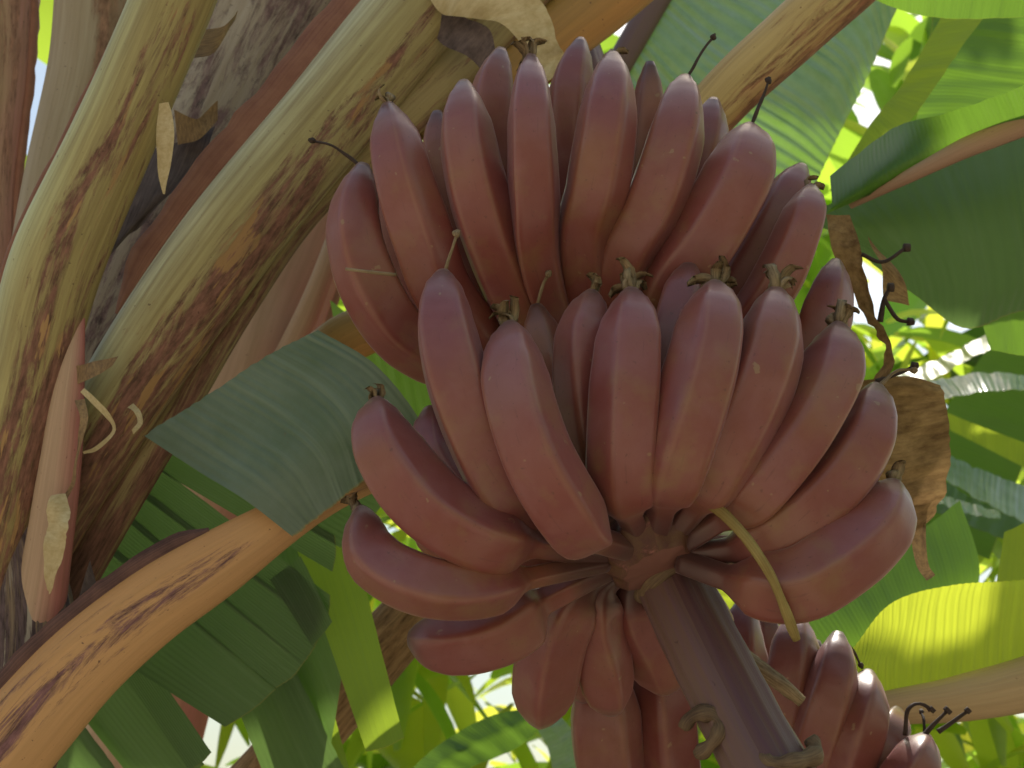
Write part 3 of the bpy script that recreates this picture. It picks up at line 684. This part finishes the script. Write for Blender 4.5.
# long pale stalk crossing the upper right, with its bunch-side end hidden by the fruit
t = thing('leaf_stalk', 'pale yellow leaf stalk with brown scabs slanting behind the top bananas', 'leaf stalk', P(560, 330, 1.2))
petiole(t, 'stalk', [(905,-72,1.20,62),(850,-18,1.18,60),(790,36,1.16,58),(720,102,1.14,54),(640,200,1.15,54),(560,330,1.2,56)], M['petH'], thick=.6)
leaf('wide shiny leaf with dark purple midrib beside the top bananas', [
  [(742,-150,1.9),(690,-60,1.82),(650,10,1.75),(612,78,1.7),(560,180,1.65)],
  [(840,-110,1.86),(780,-10,1.78),(720,70,1.72),(670,150,1.68),(620,230,1.62)],
  [(890,-60,1.82),(850,40,1.75),(800,120,1.7),(740,200,1.66),(680,280,1.6)],
  [(905,-10,1.8),(868,75,1.75),(832,150,1.7),(800,215,1.68),(740,330,1.6)]], 'leafblue',
  [(742,-150,1.89,34),(690,-60,1.81,30),(650,10,1.74,28),(612,78,1.69,26),(560,180,1.64,24)], 'midribpurple', 300, 24, .0020, 30)
leaf('sunlit yellow green leaf with brown edge right of the shiny leaf', [
  [(1060,-70,1.6),(990,10,1.56),(940,80,1.54),(890,150,1.52),(850,210,1.5)],
  [(990,-60,1.62),(940,20,1.58),(905,80,1.56),(870,125,1.54),(830,190,1.5)]], 'leafbright', None, nu=50, nv=10, rip=.003)
leaf('bright backlit leaf hanging in the upper right corner', [
  [(1080,0,1.75),(1060,60,1.72),(1040,120,1.7),(1010,190,1.66)],
  [(1000,-20,1.78),(985,50,1.74),(965,110,1.7),(945,190,1.66)],
  [(935,-10,1.8),(930,40,1.76),(918,110,1.72),(900,190,1.68)]], 'leafmid', None, nu=40, nv=16, rip=.004)
leaf('green leaf edge running along the top right border', [
  [(850,-70,1.2),(920,-60,1.2),(990,-60,1.2),(1070,-70,1.2)],
  [(862,-6,1.24),(915,14,1.22),(970,19,1.2),(1060,14,1.2)]], 'leafmid', None, nu=30, nv=10)
leaf('dark curled leaf with pinkish midrib right of the upper bananas', [
  [(1075,60,1.04),(1010,90,1.05),(950,112,1.08),(890,130,1.18),(830,176,1.2)],
  [(1080,90,1.05),(1020,112,1.08),(960,138,1.1),(895,165,1.12),(832,204,1.16)],
  [(1085,118,1.1),(1024,136,1.12),(965,158,1.12),(900,182,1.13),(826,214,1.16)]], 'leafmid',
  [(1100,92,1.1,30),(1030,120,1.1,28),(965,148,1.1,22),(905,178,1.12,14),(850,205,1.16,8)], 'midribpink', 50, 18, .0008, 2, .002)
leaf('broad dark green leaf hanging right of the bunch with rounded lower edge', [
  [(1090,100,1.2),(1010,140,1.2),(930,170,1.2),(840,200,1.22),(800,215,1.24)],
  [(1090,180,1.14),(1020,200,1.14),(950,220,1.15),(870,230,1.18),(815,225,1.22)],
  [(1090,250,1.14),(1030,270,1.13),(965,280,1.14),(905,265,1.17),(850,240,1.2)],
  [(1090,300,1.2),(1020,312,1.17),(965,328,1.16),(915,295,1.17),(862,255,1.2)]], 'leafmatte', None, nu=240, nv=24, rip=.0005, rf=26)
leaf('olive leaf tip below the broad dark leaf at right edge', [
  [(1090,290,1.4),(1030,300,1.38),(980,315,1.36)],[(1090,350,1.4),(1030,356,1.38),(990,350,1.36)]], 'leafmid', None, nu=20, nv=10)
leaf('sunlit leaf at lower right with glowing patch above tan midrib', [
  [(1100,645,1.24),(1010,672,1.22),(940,690,1.20),(880,700,1.18),(830,712,1.17)],
  [(1095,612,1.22),(1010,632,1.20),(945,650,1.19),(880,668,1.17),(835,700,1.165)],
  [(1090,580,1.19),(1015,592,1.18),(950,606,1.17),(890,632,1.16),(845,682,1.16)],
  [(1090,570,1.17),(1015,580,1.165),(955,586,1.16),(893,604,1.155),(854,648,1.155)]], 'leafpatch',
  [(1110,660,1.2,62),(1020,686,1.18,56),(950,700,1.16,48),(890,708,1.15,36),(820,722,1.15,28)], 'midribtan', 260, 24, .0005, 32)
leaf('small bright green leaf end at right edge above the sunlit leaf', [
  [(1060,505,1.35),(1030,520,1.35),(1004,533,1.35)],[(1060,590,1.32),(1030,588,1.32),(996,586,1.32)]], 'leafbright', None, nu=20, nv=10)
leaf('mid green leaf under the lowest right banana of the bunch', [
  [(960,500,1.7),(900,545,1.68),(830,590,1.66),(760,640,1.64)],
  [(980,570,1.62),(920,610,1.6),(860,640,1.6),(790,690,1.6)],
  [(960,640,1.6),(920,660,1.6),(870,690,1.6),(800,740,1.6)]], 'leafmid', None, nu=40, nv=16)
# dry leaves hanging right of the bunch
t = thing('dry_leaf', 'withered brown leaf hanging twisted beside the right side bananas', 'dry leaf', P(845, 210, 1.0))
strip(t, 'blade', [[(826,214,1.0),(832,245,.99),(846,280,.98),(868,320,.97),(880,350,.965),(872,385,.97)],[(850,216,.99),(860,245,.97),(866,280,.96),(880,318,.95),(890,352,.95),(884,390,.96)]], M['drybrown'], 34, 8, .003, 1, .008, 26)
strip(t, 'scrap', [[(868,236,1.02),(880,262,1.01),(884,300,1.0)],[(890,260,1.02),(905,285,1.01),(908,306,1.01)]], M['drybrown'], 14, 6, 0, 1, .006, 30)
mb = MB()
for pts in ([(884,298),(896,318),(910,322)], [(862,254),(882,262),(906,248)], [(880,322),(884,300),(890,288)], [(876,382),(898,374),(914,366)]):
    mb = MB(); tube(mb, [P(x, y, .96) for x, y in pts], lambda t: .0022 - .0007 * t, 12, 6, rough=.5)
    e = P(*pts[-1], .96); tube(mb, [e - RT * .002, e + RT * .003], .0036, 4, 8, rough=.5)
    mb.build('twig', M['remnant_dark'], t)
t = thing('dry_leaf', 'broad brown dead leaf behind the lowest right bananas', 'dry leaf', P(890, 390, 1.0))
strip(t, 'blade', [[(860,380,1.0),(850,430,1.0),(850,480,1.0),(880,520,1.0)],[(905,376,.98),(905,430,.97),(900,480,.97),(910,530,.98)],[(935,388,.99),(948,420,.98),(949,470,.98),(930,520,.99),(915,575,1.0)][:4]], M['drybrown'], 30, 20, .002, 2, .012, 16, jag=.2)
strip(t, 'scrap', [[(898,470,1.0),(905,510,.99),(915,560,.99),(925,580,.99)],[(930,480,1.0),(926,515,.98),(928,560,.985),(935,575,.99)]], M['paperbrown'], 20, 8, 0, 1, .008, 26)

# far right sunlit straps
far = thing('banana_plant', 'sunny banana plant beyond the right side with long pale leaves', 'banana plant', Vector((1.6, 3.2, 0)))
tb_ = MB(); tube(tb_, [Vector((1.6, 3.2, 0)), Vector((1.55, 3.15, .9)), Vector((1.5, 3.0, 1.7))], lambda t: .11 - .04 * t, 24, 18, rough=.05); tb_.build('pseudostem', M['striped'], far)
def flat(rows, mat, **k): strip(far, 'leaf_blade', rows, M[mat], 40, 10, .003, 5, .006, 8, **k)
flat([[(890,380,2.3),(925,365,2.3),(960,348,2.3),(1000,325,2.3)],[(900,392,2.2),(935,380,2.2),(968,360,2.2),(1000,345,2.2)]], 'leafyellow')
flat([[(920,384,2.4),(970,374,2.4),(1030,376,2.4),(1090,384,2.4)],[(935,400,2.3),(980,392,2.3),(1030,390,2.3),(1090,396,2.3)]], 'leafblue')
flat([[(945,412,2.5),(990,430,2.5),(1050,452,2.5)],[(950,430,2.5),(990,450,2.5),(1050,480,2.5)]], 'leafyellow')
flat([[(930,440,2.6),(980,470,2.6),(1060,500,2.6)],[(930,470,2.45),(980,500,2.45),(1060,540,2.45)]], 'leafblue')
flat([[(940,480,2.7),(990,505,2.7),(1060,520,2.7)],[(930,510,2.6),(980,530,2.6),(1060,560,2.6)]], 'leafmid')
flat([[(930,490,2.2),(960,500,2.2),(1000,512,2.2)],[(935,500,2.15),(965,512,2.15),(1000,520,2.15)]], 'leafblue')
flat([[(905,560,2.2),(930,540,2.2),(960,530,2.2)],[(920,580,2.2),(945,565,2.2),(965,545,2.2)]], 'leafyellow')
flat([[(1000,330,2.9),(940,420,2.9),(900,520,2.9)],[(1090,360,2.9),(1030,450,2.9),(990,560,2.9)]], 'leafmid')

# bottom centre plants
low = thing('banana_plant', 'sunny banana plant low in the gap under the left bananas', 'banana plant', Vector((-.1, 3.0, 0)))
tb_ = MB(); tube(tb_, [Vector((-.1, 3.0, 0)), Vector((-.08, 2.95, .8)), Vector((-.05, 2.9, 1.5))], lambda t: .11 - .05 * t, 24, 18, rough=.05); tb_.build('pseudostem', M['striped'], low)
def lowf(rows, mat): strip(low, 'leaf_blade', rows, M[mat], 40, 10, .003, 5, .006, 8, fold=.02)
lowf([[(380,800,2.0),(430,750,2.0),(490,715,2.02),(550,705,2.05)],[(420,800,1.95),(470,765,1.97),(520,745,2.0),(555,715,2.05)]], 'leafmid')
lowf([[(540,700,2.2),(575,735,2.2),(590,790,2.2)],[(525,715,2.2),(548,750,2.2),(555,800,2.2)]], 'leafblue')
lowf([[(318,690,1.6),(338,740,1.6),(345,800,1.6)],[(296,720,1.6),(312,760,1.6),(320,800,1.6)]], 'leafyellow')
lowf([[(700,560,2.3),(716,600,2.3),(716,650,2.3)],[(745,560,2.3),(745,600,2.3),(735,650,2.3)]], 'leafyellow')

# ------------------------------------------------------------------ unseen leaves above the view, added and shaped to cast shade on the scene
def shade_leaf(owner, rows, mat, k=3.2):
    mb = MB(); R3 = [[P(*p) + SD * k for p in r] for r in rows]; g_ = []
    for i in range(41):
        cols = [cr(r, i / 40) for r in R3]
        g_.append([cr(cols, j / 12) + Vector((0, 0, .012 * math.sin(i * 1.3) + .02 * noise.noise(Vector((i * .2, j * .3, k))))) for j in range(13)])
    mb.grid(g_, lambda i, j: (i / 40, j / 12)); mb.build('leaf_blade', M[mat], owner)  # added leaf, set along the sun direction for its shadow
shade_leaf(plant, [[(-120,-60,1.1),(200,-120,1.1),(520,-60,1.05),(860,-20,1.0)],[(-140,300,1.05),(200,300,1.0),(560,260,.97),(830,200,.95)],[(-100,800,1.05),(200,800,1.12),(400,700,1.14),(720,330,.95)]], 'leafdark')
shade_leaf(plant, [[(820,150,1.15),(960,150,1.12),(1130,140,1.1)],[(835,230,1.15),(960,240,1.12),(1130,240,1.1)],[(860,330,1.15),(960,345,1.12),(1130,340,1.1)]], 'leafdark')
shade_leaf(far, [[(600,-120,1.8),(760,-120,1.8),(900,-100,1.8)],[(600,-20,1.77),(750,0,1.75),(880,20,1.75)],[(600,70,1.72),(730,100,1.72),(850,125,1.72)]], 'leafdark')
shade_leaf(far, [[(994,540,1.16),(984,626,1.185),(932,645,1.185),(872,633,1.16),(820,640,1.16)],[(1110,540,1.16),(1110,650,1.2),(1040,770,1.18),(930,790,1.16),(820,770,1.16)]], 'leafdark')

# ------------------------------------------------------------------ far foliage mass
def leafcard(mb, base, d, up, L, W, droop, tone):
    side = d.cross(up).normalized(); n = 6; rows = []
    nrm = side.cross(d).normalized()
    for i in range(n + 1):
        f = i / n; wd = W * (math.sin(math.pi * (f * .88 + .08)) ** .75) * .5
        c = base + d * L * f + Vector((0, 0, -1)) * droop * L * f * f
        rows.append([c - side * wd + nrm * wd * .3, c, c + side * wd + nrm * wd * .3])
    mb.grid(rows, lambda i, j: (i / n, j / 2), False, 0, tone)
mb = MB(); rs = random.Random(11)
for k in range(1000):
    az = rs.uniform(-36, 36); dist = rs.uniform(3.6, 5.2)
    zmax = 1.5 + dist * math.tan(R(45.5))
    z = rs.uniform(.3, min(zmax, 7.5))
    b = Vector((math.sin(R(az)) * dist, math.cos(R(az)) * dist, z))
    dd = Vector((rs.gauss(0, 1), rs.gauss(0, 1), rs.gauss(0, .6))).normalized()
    up = Vector((rs.gauss(0, .6), rs.gauss(0, .6), 1)).normalized()
    pv = b - CAM; dz = pv.dot(FW); ppx = 512 + FPX * pv.x / dz; ppy = 384 - FPX * pv.dot(UP) / dz
    if ppx < 110 and ppy < 180: continue
    L = rs.uniform(.18, .55) if rs.random() < .8 else rs.uniform(.7, 1.4)
    leafcard(mb, b, dd, up, L, L * rs.uniform(.18, .4), rs.uniform(.1, .6), min(.85, max(0, rs.gauss(.5, .22))))
for k in range(2400):   # finer leaves low down
    az = rs.uniform(-34, 34); dist = rs.uniform(3.2, 5.6); z = rs.uniform(.5, 1.5 + dist * math.tan(R(30)))
    b = Vector((math.sin(R(az)) * dist, math.cos(R(az)) * dist, z))
    dd = Vector((rs.gauss(0, 1), rs.gauss(0, 1), rs.gauss(-.3, .5))).normalized()
    up = Vector((rs.gauss(0, .5), rs.gauss(0, .5), 1)).normalized(); L = rs.uniform(.12, .48)
    leafcard(mb, b, dd, up, L, L * rs.uniform(.16, .4), rs.uniform(.1, .7), min(.86, max(0, rs.gauss(.70, .16))))
for k in range(220):   # unseen leaves right of and behind the viewer, added to block sky light
    az = rs.uniform(38, 165); dist = rs.uniform(3.4, 5.2)
    z = rs.uniform(.2, 1.5 + dist * math.tan(R(52)))
    b = Vector((math.sin(R(az)) * dist, math.cos(R(az)) * dist, z))
    dd = Vector((rs.gauss(0, 1), rs.gauss(0, 1), rs.gauss(0, .6))).normalized()
    up = Vector((rs.gauss(0, .6), rs.gauss(0, .6), 1)).normalized()
    L = rs.uniform(.5, 1.2)
    leafcard(mb, b, dd, up, L, L * rs.uniform(.25, .45), rs.uniform(.1, .6), min(.6, max(0, rs.gauss(.3, .2))))
fo = mb.build('foliage', M['foliage'], None, tone=True); fo['kind'] = 'stuff'; fo['label'] = 'sunlit mass of blurred green leaves in the background'; fo['category'] = 'foliage'

# ------------------------------------------------------------------ ground
mb = MB(); N_ = 40; S_ = 800
mb.grid([[Vector(((i / N_ - .5) * S_, (j / N_ - .5) * S_, 0)) for j in range(N_ + 1)] for i in range(N_ + 1)], lambda i, j: (i, j))
gr = mb.build('ground', M['soil']); gr['kind'] = 'structure'
